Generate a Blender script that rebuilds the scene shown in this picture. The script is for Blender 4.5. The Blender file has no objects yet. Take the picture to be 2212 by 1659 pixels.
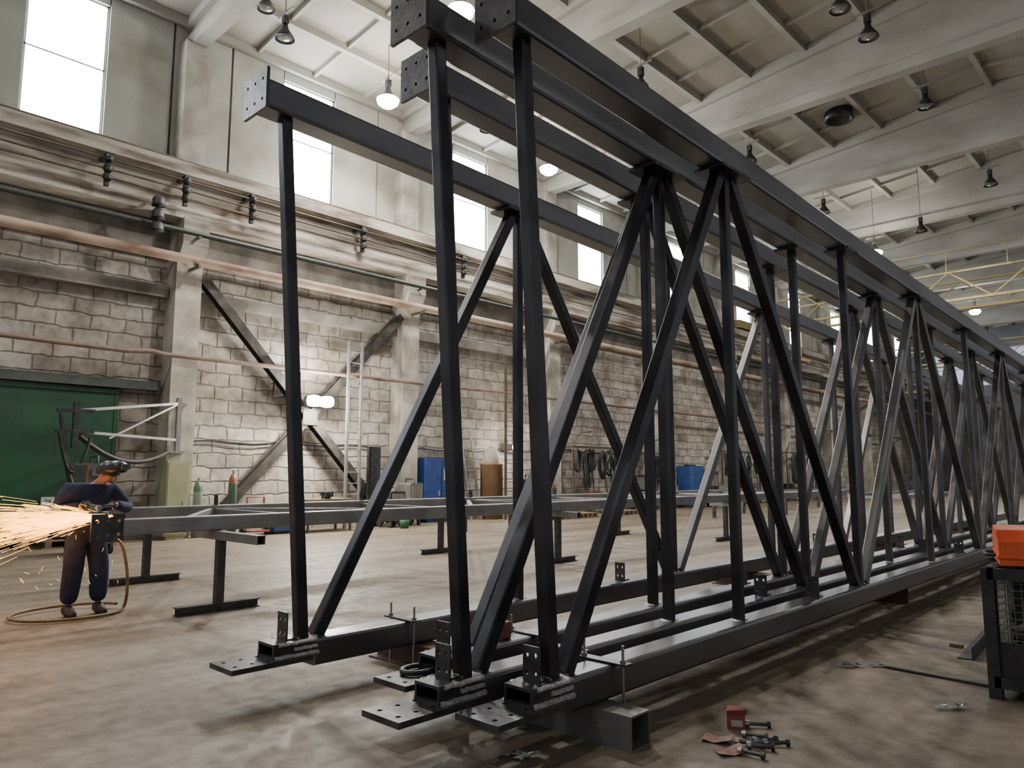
import bpy, bmesh, math, random
from math import sin, cos, pi, radians
from mathutils import Vector, Matrix
random.seed(7)
COL = bpy.context.scene.collection
V = Vector
ZA = V((0,0,1))
F = 1600.0; YAW = radians(43.5); PIT = radians(6.97); CH = 1.6

# ---------- survey helpers: where a sight line meets a real plane ----------
def ray(u, v):
    a = (u-1106)/F; b = (829.5-v)/F
    g = cos(PIT)-sin(PIT)*b; w = sin(PIT)+cos(PIT)*b
    return V((cos(YAW)*a-sin(YAW)*g, sin(YAW)*a+cos(YAW)*g, w))
def onX(u, v, X):
    d = ray(u, v); return V((0,0,CH))+d*(X/d.x)
def onZ(u, v, z):
    d = ray(u, v); return V((0,0,CH))+d*((z-CH)/d.z)

# The hall is drawn in "hall units" (1 unit = 1.25 m, so a column bay of 6 units is 7.5 m; floor level = 0.32 unit)
HALL = False; K = 1.25; PL = .32
def hm(p): return V((p[0]*K, p[1]*K, (p[2]-PL)*K)) if HALL else V(p)

# ---------- mesh builder ----------
def rrect(w, h, r=.012, n=2):
    pts = []
    for cx, cy, a0 in ((w/2-r,h/2-r,0),(-w/2+r,h/2-r,pi/2),(-w/2+r,-h/2+r,pi),(w/2-r,-h/2+r,1.5*pi)):
        for i in range(n+1):
            a = a0+i*pi/2/n; pts.append((cx+r*cos(a), cy+r*sin(a)))
    return pts
def ibeam(w, h, tf, tw):
    return [(-w/2,-h/2),(w/2,-h/2),(w/2,-h/2+tf),(tw/2,-h/2+tf),(tw/2,h/2-tf),(w/2,h/2-tf),(w/2,h/2),(-w/2,h/2),(-w/2,h/2-tf),(-tw/2,h/2-tf),(-tw/2,-h/2+tf),(-w/2,-h/2+tf)]
class MB:
    def __init__(s): s.v=[]; s.f=[]; s.sm=[]
    def add(s, vs, fs, sm=False):
        o = len(s.v); s.v += [V(p) for p in vs]
        for f in fs: s.f.append([i+o for i in f]); s.sm.append(sm)
        return s
    def bx(s, x0,x1,y0,y1,z0,z1):
        vs=[(x,y,z) for x in (x0,x1) for y in (y0,y1) for z in (z0,z1)]
        return s.add(vs,[(0,1,3,2),(4,6,7,5),(0,4,5,1),(2,3,7,6),(0,2,6,4),(1,5,7,3)])
    def ext(s, prof, p0, p1, up=ZA, sm=False, caps=True, k0=1, k1=1):
        p0=V(p0); p1=V(p1); t=(p1-p0).normalized(); up=V(up)
        if abs(t.dot(up))>.999: up=V((0,1,0))
        sd=t.cross(up).normalized(); u2=sd.cross(t)
        n=len(prof)
        vs=[p0+sd*a*k0+u2*b*k0 for a,b in prof]+[p1+sd*a*k1+u2*b*k1 for a,b in prof]
        s.add(vs,[(i,(i+1)%n,n+(i+1)%n,n+i) for i in range(n)],sm)
        if caps:
            s.add(vs,[tuple(range(n-1,-1,-1)),tuple(range(n,2*n))])
        return s
    def bar(s,p0,p1,w,h=None,up=ZA):
        h=h or w; return s.ext([(-w/2,-h/2),(w/2,-h/2),(w/2,h/2),(-w/2,h/2)],p0,p1,up)
    def hollow(s,p0,p1,w,h,t,up=ZA):
        o=[(-w/2,-h/2),(w/2,-h/2),(w/2,h/2),(-w/2,h/2)]
        q=[(-w/2+t,-h/2+t),(w/2-t,-h/2+t),(w/2-t,h/2-t),(-w/2+t,h/2-t)]
        p0=V(p0);p1=V(p1);tt=(p1-p0).normalized()
        sd=tt.cross(V(up)).normalized();u2=sd.cross(tt)
        vs=[]
        for p in (p0,p1):
            for pr in (o,q): vs+=[p+sd*a+u2*b for a,b in pr]
        fs=[]
        for i in range(4):
            j=(i+1)%4
            fs+=[(i,j,8+j,8+i),(4+i,12+i,12+j,4+j),(i,4+i,4+j,j),(8+i,8+j,12+j,12+i)]
        return s.add(vs,fs)
    def cyl(s,p0,p1,r0,r1=None,n=12,caps=True):
        r1=r0 if r1 is None else r1
        return s.ext([(cos(2*pi*i/n),sin(2*pi*i/n)) for i in range(n)],p0,p1,ZA,True,caps,r0,r1)
    def path(s,pts,r,n=8):
        pts=[V(p) for p in pts]; vs=[]; m=len(pts)
        nrm=None
        for i,p in enumerate(pts):
            t=(pts[min(i+1,m-1)]-pts[max(i-1,0)]).normalized()
            if nrm is None: nrm=t.cross(V((.13,.27,.95))).normalized()
            nrm=(nrm-t*nrm.dot(t)).normalized(); b=t.cross(nrm)
            vs+=[p+(nrm*cos(2*pi*k/n)+b*sin(2*pi*k/n))*r for k in range(n)]
        fs=[(i*n+k,i*n+(k+1)%n,(i+1)*n+(k+1)%n,(i+1)*n+k) for i in range(m-1) for k in range(n)]
        s.add(vs,fs,True); s.add(vs,[tuple(range(n)),tuple(range((m-1)*n,m*n))]); return s
    def lathe(s,prof,c,n=20,R=None):
        c=V(c); vs=[]
        for r,z in prof:
            for k in range(n):
                p=V((r*cos(2*pi*k/n),r*sin(2*pi*k/n),z)); vs.append(c+(R@p if R else p))
        m=len(prof)
        return s.add(vs,[(i*n+k,i*n+(k+1)%n,(i+1)*n+(k+1)%n,(i+1)*n+k) for i in range(m-1) for k in range(n)],True)
    def holes(s,c,u,v,w,h,t,nx,ny,r):
        c=V(c);u=V(u).normalized();v=V(v).normalized();nn=u.cross(v); K_=16
        for ix in range(nx):
            for iy in range(ny):
                hw=w/nx/2;hh=h/ny/2; cc=c+u*(-w/2+hw*(2*ix+1))+v*(-h/2+hh*(2*iy+1))
                vs=[]
                for sgn in (-.5,.5):
                    for k in range(K_):
                        a=2*pi*k/K_; m=max(abs(cos(a)),abs(sin(a)))
                        vs.append(cc+u*(cos(a)/m*hw)+v*(sin(a)/m*hh)+nn*t*sgn)
                    for k in range(K_):
                        a=2*pi*k/K_; vs.append(cc+u*(cos(a)*r)+v*(sin(a)*r)+nn*t*sgn)
                fs=[]
                for k in range(K_):
                    j=(k+1)%K_
                    fs+=[(k,j,K_+j,K_+k),(2*K_+k,3*K_+k,3*K_+j,2*K_+j),(K_+k,K_+j,3*K_+j,3*K_+k),(k,2*K_+k,2*K_+j,j)]
                s.add(vs,fs)
        return s
def worigin(o):
    p=V((0,0,0))
    while o is not None: p+=o.location; o=o.parent
    return p
def obj(name, mb, mat, parent=None, label=None, recalc=True):
    og=worigin(parent)
    me=bpy.data.meshes.new(name); me.from_pydata([hm(p)-og for p in mb.v],[],mb.f)
    for p,sm in zip(me.polygons,mb.sm): p.use_smooth=sm
    if recalc:
        b=bmesh.new(); b.from_mesh(me); bmesh.ops.recalc_face_normals(b,faces=b.faces); b.to_mesh(me); b.free()
    me.materials.append(mat)
    o=bpy.data.objects.new(name,me); COL.objects.link(o); o.parent=parent
    if label: o['label']=label
    return o
def thing(name,label,cat,loc,group=None):
    o=bpy.data.objects.new(name,None); COL.objects.link(o); o.location=hm(loc); o.empty_display_size=.1
    o['label']=label;o['category']=cat
    if group:o['group']=group
    return o
def tag(o,label,cat,group=None,kind=None):
    o['label']=label;o['category']=cat
    if group:o['group']=group
    if kind:o['kind']=kind
    return o
def struct(name,mb,mat):
    o=obj(name,mb,mat); o['kind']='structure'; return o

# ---------- materials ----------
def M(name,c1,c2=None,rough=.6,metal=0.,scale=3.,bump=0.,r2=None,lo=.35,hi=.65,emit=None,es=0,stretch=None,detail=6):
    m=bpy.data.materials.new(name); m.use_nodes=True; nt=m.node_tree; N=nt.nodes; L=nt.links
    b=N['Principled BSDF']; c2=c2 or tuple(x*.75 for x in c1)
    tc=N.new('ShaderNodeTexCoord'); mp=N.new('ShaderNodeMapping'); L.new(tc.outputs['Object'],mp.inputs[0])
    if stretch: mp.inputs['Scale'].default_value=stretch
    no=N.new('ShaderNodeTexNoise'); no.inputs['Scale'].default_value=scale; no.inputs['Detail'].default_value=detail; L.new(mp.outputs[0],no.inputs['Vector'])
    cr=N.new('ShaderNodeValToRGB'); cr.color_ramp.elements[0].position=lo; cr.color_ramp.elements[1].position=hi
    cr.color_ramp.elements[0].color=(*c1,1); cr.color_ramp.elements[1].color=(*c2,1)
    L.new(no.outputs[0],cr.inputs[0]); L.new(cr.outputs[0],b.inputs['Base Color'])
    b.inputs['Metallic'].default_value=metal; b.inputs['Roughness'].default_value=rough
    if r2 is not None:
        mr=N.new('ShaderNodeMapRange'); mr.inputs[1].default_value=.3; mr.inputs[2].default_value=.7; mr.inputs[3].default_value=rough; mr.inputs[4].default_value=r2
        L.new(no.outputs[0],mr.inputs[0]); L.new(mr.outputs[0],b.inputs['Roughness'])
    if bump:
        bp=N.new('ShaderNodeBump'); bp.inputs['Strength'].default_value=bump; bp.inputs['Distance'].default_value=.02
        n2=N.new('ShaderNodeTexNoise'); n2.inputs['Scale'].default_value=scale*6; L.new(mp.outputs[0],n2.inputs['Vector'])
        L.new(n2.outputs[0],bp.inputs['Height']); L.new(bp.outputs[0],b.inputs['Normal'])
    if emit:
        b.inputs['Emission Color'].default_value=(*emit,1); b.inputs['Emission Strength'].default_value=es
    return m
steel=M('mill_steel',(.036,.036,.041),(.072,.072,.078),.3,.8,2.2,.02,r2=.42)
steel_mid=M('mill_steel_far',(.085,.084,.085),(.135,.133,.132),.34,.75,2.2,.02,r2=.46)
steel_pale=M('pale_lit_steel',(.22,.22,.218),(.16,.16,.158),.34,.6,2.2,.02,r2=.48)  # light falling on single diagonals, put into a paler steel colour
steel_top=M('mill_steel_sheen',(.13,.132,.14),(.22,.22,.228),.28,.85,1.6,.025,r2=.42,stretch=(1,.35,1))  # same steel, base colour lifted to stand in for the top chord's sheen
steel_bot=M('mill_steel_lower_chord',(.11,.11,.116),(.19,.19,.194),.28,.85,1.6,.025,r2=.42,stretch=(1,.35,1))  # base colour lifted for the light and sheen on the bottom chord
steel_light=M('ground_steel',(.29,.29,.29),(.20,.20,.20),.38,.6,2.5,.04,r2=.55)
steel_plate=M('dark_plate',(.055,.056,.058),(.10,.10,.102),.34,.75,9,.1)
weld=M('weld_bead',(.9,.89,.87),(.45,.44,.43),.2,.9,60,.8)
zinc=M('zinc_rod',(.45,.45,.44),(.3,.3,.3),.35,.9,20)
rust=M('rusty_steel',(.14,.07,.045),(.07,.05,.045),.7,.3,5,.3)
tube_m=M('dull_tube_steel',(.13,.128,.125),(.2,.195,.19),.5,.5,4,.1)
brace_m=M('brace_steel',(.05,.047,.044),(.095,.088,.08),.5,.5,4)
conc_w=M('whitewashed_concrete',(.46,.435,.385),(.24,.22,.185),.85,0,1.3,.3)
conc_g=M('grey_concrete',(.24,.226,.20),(.105,.096,.084),.9,0,1.3,.4)
runway_m=M('runway_concrete',(.46,.425,.365),(.13,.10,.078),.85,0,1.5,.5,stretch=(1,.35,2.2),lo=.44,hi=.65,detail=9)
panel_m=M('wall_panel_paint',(.39,.392,.35),(.25,.235,.195),.8,0,.7,.12,lo=.42,hi=.72,detail=8)
ceil_m=M('ceiling_concrete',(.35,.33,.28),(.26,.245,.205),.9,0,.4,.2)
gird_m=M('girder_concrete',(.35,.335,.30),(.25,.235,.205),.85,0,.5,.2,stretch=(1,1,2.5),detail=9)
rail_m=M('rail_steel',(.09,.075,.06),(.15,.12,.09),.5,.6,4)
pink=M('rusty_beige_pipe_paint',(.38,.29,.22),(.16,.085,.055),.65,0,1.5,.1,stretch=(1,.5,1),lo=.44,hi=.66,detail=9)
brownp=M('brown_pipe_paint',(.19,.125,.10),(.12,.08,.065),.6,0,3)
darkg=M('dark_green_paint',(.035,.05,.042),(.06,.07,.062),.5,.1,3)
green_door=M('green_gate_paint',(.012,.070,.032),(.014,.048,.026),.5,0,1.2,.05)
yellow=M('crane_yellow',(.30,.235,.085),(.2,.155,.06),.6,.1,2)
black=M('black_rubber',(.012,.012,.013),(.03,.03,.03),.55,0,8)
lamp_dark=M('lamp_shade_enamel',(.03,.032,.035),(.06,.06,.06),.35,.5,8)
bulb_on=M('lit_lamp_glass',(1,.97,.9),(1,.97,.9),.3,0,1,emit=(1,.96,.88),es=260)
bulb_off=M('unlit_lamp_glass',(.25,.24,.22),(.2,.2,.18),.15,0,3)
blue=M('blue_cabinet_paint',(.02,.05,.19),(.015,.035,.13),.45,0,4)
bluel=M('blue_barrel_plastic',(.02,.07,.24),(.02,.05,.17),.45,0,4)
paper=M('white_paper',(.6,.6,.57),(.5,.5,.47),.8,0,6)
brownb=M('brown_fibre_drum',(.22,.13,.07),(.16,.095,.05),.7,0,3)
alu=M('aluminium',(.6,.6,.6),(.45,.45,.45),.35,.9,5)
grn_cyl=M('green_cylinder_paint',(.07,.14,.085),(.05,.10,.065),.45,.1,5)
pale_cyl=M('pale_green_paint',(.23,.28,.23),(.17,.21,.17),.45,0,5)
org=M('orange_paint',(.72,.11,.025),(.5,.06,.015),.45,0,5,.25)
orgd=M('dull_orange_paint',(.28,.095,.045),(.19,.065,.035),.5,0,3)
red=M('red_paint',(.28,.055,.042),(.16,.05,.04),.6,0,6)
yel_box=M('pale_yellow_cabinet',(.38,.39,.24),(.28,.29,.18),.5,0,2)
wood=M('pallet_wood',(.24,.17,.10),(.15,.105,.065),.8,0,6,stretch=(1,.2,1))
navy=M('navy_workwear',(.010,.017,.050),(.016,.027,.074),.9,0,14,.5)
orgcloth=M('orange_workwear',(.50,.12,.04),(.36,.085,.03),.85,0,14,.4)
skin_m=M('skin',(.50,.27,.19),(.43,.22,.15),.55,0,10)
boot_m=M('black_boots',(.015,.013,.012),(.04,.035,.03),.6,0,10)
glove_m=M('dark_gloves',(.03,.03,.035),(.07,.06,.055),.8,0,20,.3)
hose_m=M('yellow_brown_hose',(.22,.145,.05),(.14,.09,.035),.5,0,10)
spark_m=M('spark_glow',(1,.5,.1),(1,.5,.1),.5,emit=(1,.52,.08),es=5)
plastic_m=M('clear_film',(.40,.40,.39),(.22,.22,.21),.15,0,9)
farwall_m=M('far_wall_paint',(.15,.155,.165),(.095,.10,.11),.8,0,.5)
glass_on=M('daylit_glass',(.9,.95,1),(.9,.95,1),.3,0,1,emit=(.88,.94,1.0),es=34)
glass_far=M('far_daylit_glass',(.5,.6,.8),(.4,.5,.7),.3,0,.4,emit=(.55,.63,.8),es=.5)
frame_m=M('window_frame_paint',(.5,.5,.48),(.35,.35,.33),.6,0,3)
rod_m=M('grey_rod',(.2,.19,.17),(.14,.13,.12),.6,.3,4)

def brick_mat():
    m=bpy.data.materials.new('block_masonry'); m.use_nodes=True; nt=m.node_tree;N=nt.nodes;L=nt.links;b=N['Principled BSDF']
    tc=N.new('ShaderNodeTexCoord'); sp=N.new('ShaderNodeSeparateXYZ'); L.new(tc.outputs['Object'],sp.inputs[0])
    cb=N.new('ShaderNodeCombineXYZ'); L.new(sp.outputs['Y'],cb.inputs['X']); L.new(sp.outputs['Z'],cb.inputs['Y'])
    no=N.new('ShaderNodeTexNoise'); no.inputs['Scale'].default_value=2.2; no.inputs['Detail'].default_value=7; L.new(tc.outputs['Object'],no.inputs['Vector'])
    sc=N.new('ShaderNodeVectorMath'); sc.operation='SCALE'; sc.inputs['Scale'].default_value=.18; L.new(no.outputs['Color'],sc.inputs[0])
    ad=N.new('ShaderNodeVectorMath'); ad.operation='ADD'; L.new(cb.outputs[0],ad.inputs[0]); L.new(sc.outputs[0],ad.inputs[1])
    br=N.new('ShaderNodeTexBrick'); L.new(ad.outputs[0],br.inputs['Vector'])
    br.inputs['Scale'].default_value=1; br.inputs['Brick Width'].default_value=.80; br.inputs['Row Height'].default_value=.375
    br.inputs['Mortar Size'].default_value=.034; br.inputs['Mortar Smooth'].default_value=.95; br.inputs['Bias'].default_value=-.05
    br.inputs['Color1'].default_value=(.49,.462,.42,1); br.inputs['Color2'].default_value=(.33,.31,.278,1); br.inputs['Mortar'].default_value=(.19,.175,.153,1)
    def nz(s,a,c,ca,cb_,d=8):
        n=N.new('ShaderNodeTexNoise'); n.inputs['Scale'].default_value=s; n.inputs['Detail'].default_value=d; L.new(tc.outputs['Object'],n.inputs['Vector'])
        r=N.new('ShaderNodeValToRGB'); r.color_ramp.elements[0].position=a; r.color_ramp.elements[1].position=c
        r.color_ramp.elements[0].color=(*ca,1); r.color_ramp.elements[1].color=(*cb_,1); L.new(n.outputs[0],r.inputs[0]); return r
    r1=nz(.35,.42,.68,(1,1,1),(.46,.41,.36)); r2=nz(5,.44,.68,(1,1,1),(.64,.61,.57)); r3=nz(1.3,.46,.66,(1,1,1),(.60,.56,.51))
    out=br.outputs['Color']
    for r in (r1,r2,r3):
        mx=N.new('ShaderNodeMixRGB'); mx.blend_type='MULTIPLY'; mx.inputs[0].default_value=.85; L.new(out,mx.inputs[1]); L.new(r.outputs[0],mx.inputs[2]); out=mx.outputs[0]
    L.new(out,b.inputs['Base Color']); b.inputs['Roughness'].default_value=.88
    bp=N.new('ShaderNodeBump'); bp.inputs['Strength'].default_value=.6; bp.inputs['Distance'].default_value=.03; bp.invert=True
    L.new(br.outputs['Fac'],bp.inputs['Height']); L.new(bp.outputs[0],b.inputs['Normal'])
    return m
def floor_mat():
    m=bpy.data.materials.new('worn_shadow_streaked_floor'); m.use_nodes=True; nt=m.node_tree;N=nt.nodes;L=nt.links;b=N['Principled BSDF']
    tc=N.new('ShaderNodeTexCoord')
    def noise(s,d=8,st=None):
        n=N.new('ShaderNodeTexNoise'); n.inputs['Scale'].default_value=s; n.inputs['Detail'].default_value=d
        if st:
            mp=N.new('ShaderNodeMapping'); mp.inputs['Scale'].default_value=st; L.new(tc.outputs['Object'],mp.inputs[0]); L.new(mp.outputs[0],n.inputs['Vector'])
        else: L.new(tc.outputs['Object'],n.inputs['Vector'])
        return n
    def ramp(n,a,b_,ca,cb_):
        c=N.new('ShaderNodeValToRGB'); c.color_ramp.elements[0].position=a;c.color_ramp.elements[1].position=b_
        c.color_ramp.elements[0].color=(*ca,1);c.color_ramp.elements[1].color=(*cb_,1); L.new(n.outputs[0],c.inputs[0]); return c
    n2=noise(7,12); n4=noise(30,8)
    out=ramp(noise(.3,6),.3,.72,(.235,.195,.145),(.165,.135,.10)).outputs[0]
    for r in (ramp(n2,.42,.72,(1,1,1),(.72,.68,.62)),ramp(noise(2.6,7,(1,.05,1)),.46,.66,(1,1,1),(.55,.51,.47)),ramp(noise(1.3,12),.50,.64,(1,1,1),(.74,.70,.65)),ramp(n4,.55,.75,(1,1,1),(.66,.63,.58))):  # blotches are wear; lengthwise streaks paint the trusses' shadow bands into the floor
        m1=N.new('ShaderNodeMixRGB'); m1.blend_type='MULTIPLY'; m1.inputs[0].default_value=.85; L.new(out,m1.inputs[1]);L.new(r.outputs[0],m1.inputs[2]); out=m1.outputs[0]
    L.new(out,b.inputs['Base Color'])
    mr=N.new('ShaderNodeMapRange'); mr.inputs[1].default_value=.3; mr.inputs[2].default_value=.7; mr.inputs[3].default_value=.48; mr.inputs[4].default_value=.72; L.new(n2.outputs[0],mr.inputs[0]); L.new(mr.outputs[0],b.inputs['Roughness'])
    b.inputs['Specular IOR Level'].default_value=.4
    bp=N.new('ShaderNodeBump'); bp.inputs['Strength'].default_value=.2; bp.inputs['Distance'].default_value=.01; L.new(n2.outputs[0],bp.inputs['Height']); L.new(bp.outputs[0],b.inputs['Normal'])
    return m

# ================= SETTING =================
YE=62.0; YS=-3.0
def roofz(x): return 11.7+(x+16)*.1 if x<-4 else 12.9-(x+4)*.1
struct('floor',MB().bx(-16.3*K,8*K,(YS-3)*K,YE*K,-.2,0),floor_mat())
HALL=True
wall=struct('wall_left',MB().bx(-16.3,-16,YS,YE,PL,6.15),brick_mat())
obj('concrete_band',MB().bx(-16.3,-15.93,YS,YE,6.15,8.15),conc_g,wall)
wcs=[-2.4,3.95,9.4,15.0,21.05,27.1,33.1,39.1,45.1,51.1,57.1]
cols=[.4+6*k for k in range(10)]
pm=MB(); ys=YS
for i,c in enumerate(wcs):
    a,b=c-.72,c+.72
    n=max(1,round((a-ys)/1.5)); st=(a-ys)/n
    for k in range(n): pm.bx(-16.25,-16,ys+k*st+.025,ys+(k+1)*st-.025,8.15,11.8)
    pm.bx(-16.25,-16,a,b,8.15,8.38); pm.bx(-16.25,-16,a,b,11.32,11.8)
    ys=b
pm.bx(-16.25,-16,ys,YE,8.15,11.8)
obj('wall_panels',pm,panel_m,wall)
obj('panel_backing',MB().bx(-16.45,-16.35,YS,YE,8.0,11.9),black,wall)
for i,y in enumerate(cols):
    m=MB(); h=.27
    # one outline extruded across the column: shaft, crane corbel, narrower head
    outl=[(-16,PL),(-15.5,PL),(-15.5,6.0),(-15.25,6.4),(-15.25,6.95),(-15.92,6.95),(-15.92,8.16),(-15.62,8.16),(-15.62,11.1),(-16,11.1)]
    n=len(outl)
    m.add([(x,y+s*h,z) for s in (-1,1) for x,z in outl],[tuple(range(n)),tuple(range(n,2*n))]+[(q,(q+1)%n,n+(q+1)%n,n+q) for q in range(n)])
    struct('trim_%d'%(i+1),m,conc_w)
for i,c in enumerate(wcs):
    fr=MB(); a,b=c-.72,c+.72
    for y0,y1,z0,z1 in ((a,a+.03,8.38,11.32),(b-.03,b,8.38,11.32),(a,b,8.38,8.42),(a,b,11.28,11.32),(a,b,9.87,9.90)): fr.bx(-16.12,-16.06,y0,y1,z0,z1)
    w=struct('window_%d'%(i+1),fr,frame_m)
    obj('pane',MB().bx(-16.1,-16.08,a+.02,b-.02,8.40,11.30),glass_on,w)
cm=MB()
for x0,x1 in ((-16.5,-4),(-4,8)):
    z0,z1=roofz(x0),roofz(x1)
    cm.add([(x0,YS-3,z0),(x1,YS-3,z1),(x1,YE,z1),(x0,YE,z0),(x0,YS-3,z0+.2),(x1,YS-3,z1+.2),(x1,YE,z1+.2),(x0,YE,z0+.2)],[(0,1,2,3),(4,5,6,7),(0,1,5,4),(1,2,6,5),(2,3,7,6),(3,0,4,7)])
ceil=struct('ceiling',cm,ceil_m)
rm=MB(); x=-15.9
while x<8:
    z=roofz(x)
    rm.bx(x-.07,x+.07,YS-3,YE,z-.18,z+.02)
    x+=1.5
obj('slab_rib',rm,gird_m,ceil)
rm=MB(); y=.4-6
while y<YE:
    for q in (1.5,3.0,4.5):
        for x0,x1 in ((-16,-4),(-4,8)):
            rm.bar((x0,y+q,roofz(x0)-.05),(x1,y+q,roofz(x1)-.05),.08,.12)
    y+=6
obj('cross_rib',rm,gird_m,ceil)
for y in cols:
    m=MB(); ZB=11.05
    def seg(hw,zb0,zt0,zb1,zt1):
        for x0,x1,s0,s1 in ((-16,-4,0,1),(-4,8,1,0)):
            zz=lambda s:(zb0+(zb1-zb0)*s, zt0+(zt1-zt0)*s)
            b0,t0=zz(s0); b1,t1=zz(s1)
            vs=[(x,y+q,z) for x,b,t in ((x0,b0,t0),(x1,b1,t1)) for q in (-hw,hw) for z in (b,t)]
            m.add(vs,[(0,1,3,2),(4,6,7,5),(0,4,5,1),(2,3,7,6),(0,2,6,4),(1,5,7,3)])
    seg(.16,ZB,ZB+.26,ZB,ZB+.26); seg(.07,ZB+.2,11.6,ZB+.2,12.7); seg(.2,11.5,11.7,12.5,12.88)
    obj('roof_girder',m,gird_m,ceil)
fw=struct('wall_far',MB().bx(-16.3,8,YE,YE+.3,PL,13),farwall_m)
for i in range(3):
    x0=-15+i*7.5; fr=MB()
    for k in range(6): fr.bx(x0+k*1.2-.04,x0+k*1.2+.04,YE-.08,YE-.01,8,10.6)
    for z in (8,9.3,10.6): fr.bx(x0,x0+6,YE-.08,YE-.01,z-.04,z+.04)
    w=struct('window_%d'%(len(wcs)+1+i),fr,frame_m)
    obj('pane',MB().bx(x0,x0+6,YE-.03,YE-.01,8,10.6),glass_far,w)
d=struct('door_1',MB().bx(-15.98,-15.9,-1.2,5.3,PL+.03,3.3),green_door)
g=MB()
for y in (-1.15,1,3.1,5.25): g.bx(-15.9,-15.885,y-.03,y+.03,PL+.03,3.3)
for z in (PL+.08,3.25): g.bx(-15.9,-15.86,-1.2,5.3,z-.04,z+.04)
obj('gate_rail_frame',g,green_door,d)
obj('sliding_track',MB().bx(-15.98,-15.78,-2,6.05,3.32,3.5),darkg,d)

# ================= runway, pipes =================
rb=thing('crane_runway_beam','long stained concrete crane runway beam along the wall below the windows','crane beam',(-15.6,28,6.95))
m=MB(); m.bx(-15.91,-15.2,YS,YE,7.85,8.12); m.bx(-15.72,-15.5,YS,YE,7.2,7.85); m.bx(-15.85,-15.35,YS,YE,6.95,7.2)
obj('concrete_beam',m,runway_m,rb)
obj('crane_rail',MB().ext(ibeam(.12,.14,.03,.03),(-15.5,YS,8.19),(-15.5,YE,8.19)),rail_m,rb)
m=MB()
for k in range(80): m.bx(-15.62,-15.38,-2+k*.78,-1.88+k*.78,8.12,8.15)
obj('rail_clip',m,rust,rb)
m=MB()
for z in (7.65,7.45,7.28): m.cyl((-15.05,YS,z),(-15.05,YE,z),.02,n=6)
tag(obj('conductor_wire',m,rail_m),'three thin parallel conductor wires running along the crane beam','wires')
for i,(u,v) in enumerate(((230,388),(400,430),(543,468),(783,525),(1000,575),(1165,612))):
    p=onX(u,v,-15.1); t=thing('wire_bracket',['black bracket with insulators on the crane beam nearest the left edge','black bracket with insulators on crane beam right above the first column','black insulator bracket on crane beam between first column and second truss post','black insulator bracket on crane beam beside the second column','black insulator bracket on crane beam under the third window','black insulator bracket on crane beam before the fourth window'][i],'bracket',(-15.5,p.y,7.45),'conductor brackets on the crane beam')
    obj('mount_bar',MB().bx(-15.5,-15.08,p.y-.04,p.y+.04,7.72,7.78).bx(-15.14,-15.06,p.y-.04,p.y+.04,7.12,7.78),black,t)
    for z in (7.65,7.45,7.28):
        obj('insulator',MB().lathe([(0,-.06),(.06,-.06),(.095,-.02),(.06,0),(.095,.03),(.05,.07),(0,.07)],(-15.05,p.y,z-.0),10),black,t)
p=onX(342,455,-14.9)
t=thing('siren_cluster','black stacked round fittings on a bracket left of the first column','signal lamp',(-14.9,p.y,p.z-.35))
obj('bracket',MB().bx(-15.2,-14.9,p.y-.02,p.y+.02,p.z+.3,p.z+.34).bx(-15.0,-14.96,p.y-.02,p.y+.02,p.z-.35,p.z+.34),black,t)
for k in range(3): obj('lamp_housing',MB().lathe([(0,.1),(.08,.09),(.12,.03),(.12,-.06),(.14,-.1),(0,-.1)],(-14.9,p.y,p.z+.2-k*.26),12),black,t)
t=thing('water_pipe','thick rusty beige pipe crossing the block wall below the crane beam','pipe',(-15.12,28,5.9))
obj('pipe_run',MB().cyl((-15.12,YS,6.02),(-15.12,YE,6.02),.10,n=14),pink,t)
for y in cols: obj('pipe_bracket',MB().bx(-15.5,-15.0,y-.03,y+.03,5.87,5.92),rail_m,t)
t=thing('service_pipe','thin dark green pipe running just above the thick beige pipe','pipe',(-15.12,28,6.55))
obj('pipe_run',MB().cyl((-15.12,YS,6.6),(-15.12,YE,6.6),.055,n=10),darkg,t)
for y in cols: obj('pipe_bracket',MB().bx(-15.25,-15.07,y-.03,y+.03,6.52,6.55),rail_m,t)
pts=[(-15.4,-3,4.15),(-15.4,5.2,4.02),(-15.4,5.7,4.07),(-15.4,5.95,4.03),(-15.4,YE,4.03)]
tag(obj('gas_pipe',MB().path(pts,.05,10),brownp),'slim brown pipe with a small kink crossing the block wall','pipe')
m=MB().bx(-15.99,-15.78,YS,6.1,5.3,5.55).bx(-15.99,-15.78,6.7,12.1,5.3,5.55).bx(-15.99,-15.78,12.7,18.1,5.3,5.55)
tag(obj('wall_ledge',m,conc_g),'rough grey concrete ledge under the thick beige pipe','ledge')
m=MB()
pp=[(-15.97,6.75+k*.5,2.32+.03*sin(k*1.7)) for k in range(11)]; m.path(pp,.014,5); m.path([(x,y,z-.09+.02*sin(y*3)) for x,y,z in pp],.01,5)
pp=[(-15.97,12.75+k*.5,2.3+.03*sin(k*2.1)) for k in range(11)]; m.path(pp,.014,5)
pp=[(-15.97,18.75+k*.5,2.4+.05*sin(k*1.1)) for k in range(11)]; m.path(pp,.018,5)
tag(obj('wall_cable',m,black),'thin dark cables sagging along the block wall at head height','cables')
t=thing('wall_brace','crossed dark steel X brace on the block wall between first and second columns','brace',(-15.7,9.4,PL))
UPX=V((1,0,0))
obj('brace_arm',MB().ext(ibeam(.2,.22,.03,.04),(-15.61,6.72,5.8),(-15.61,11.8,.42),UPX),brace_m,t)
obj('brace_arm',MB().ext(ibeam(.2,.22,.03,.04),(-15.61,12.08,5.8),(-15.61,9.48,3.04),UPX),brace_m,t)
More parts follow.
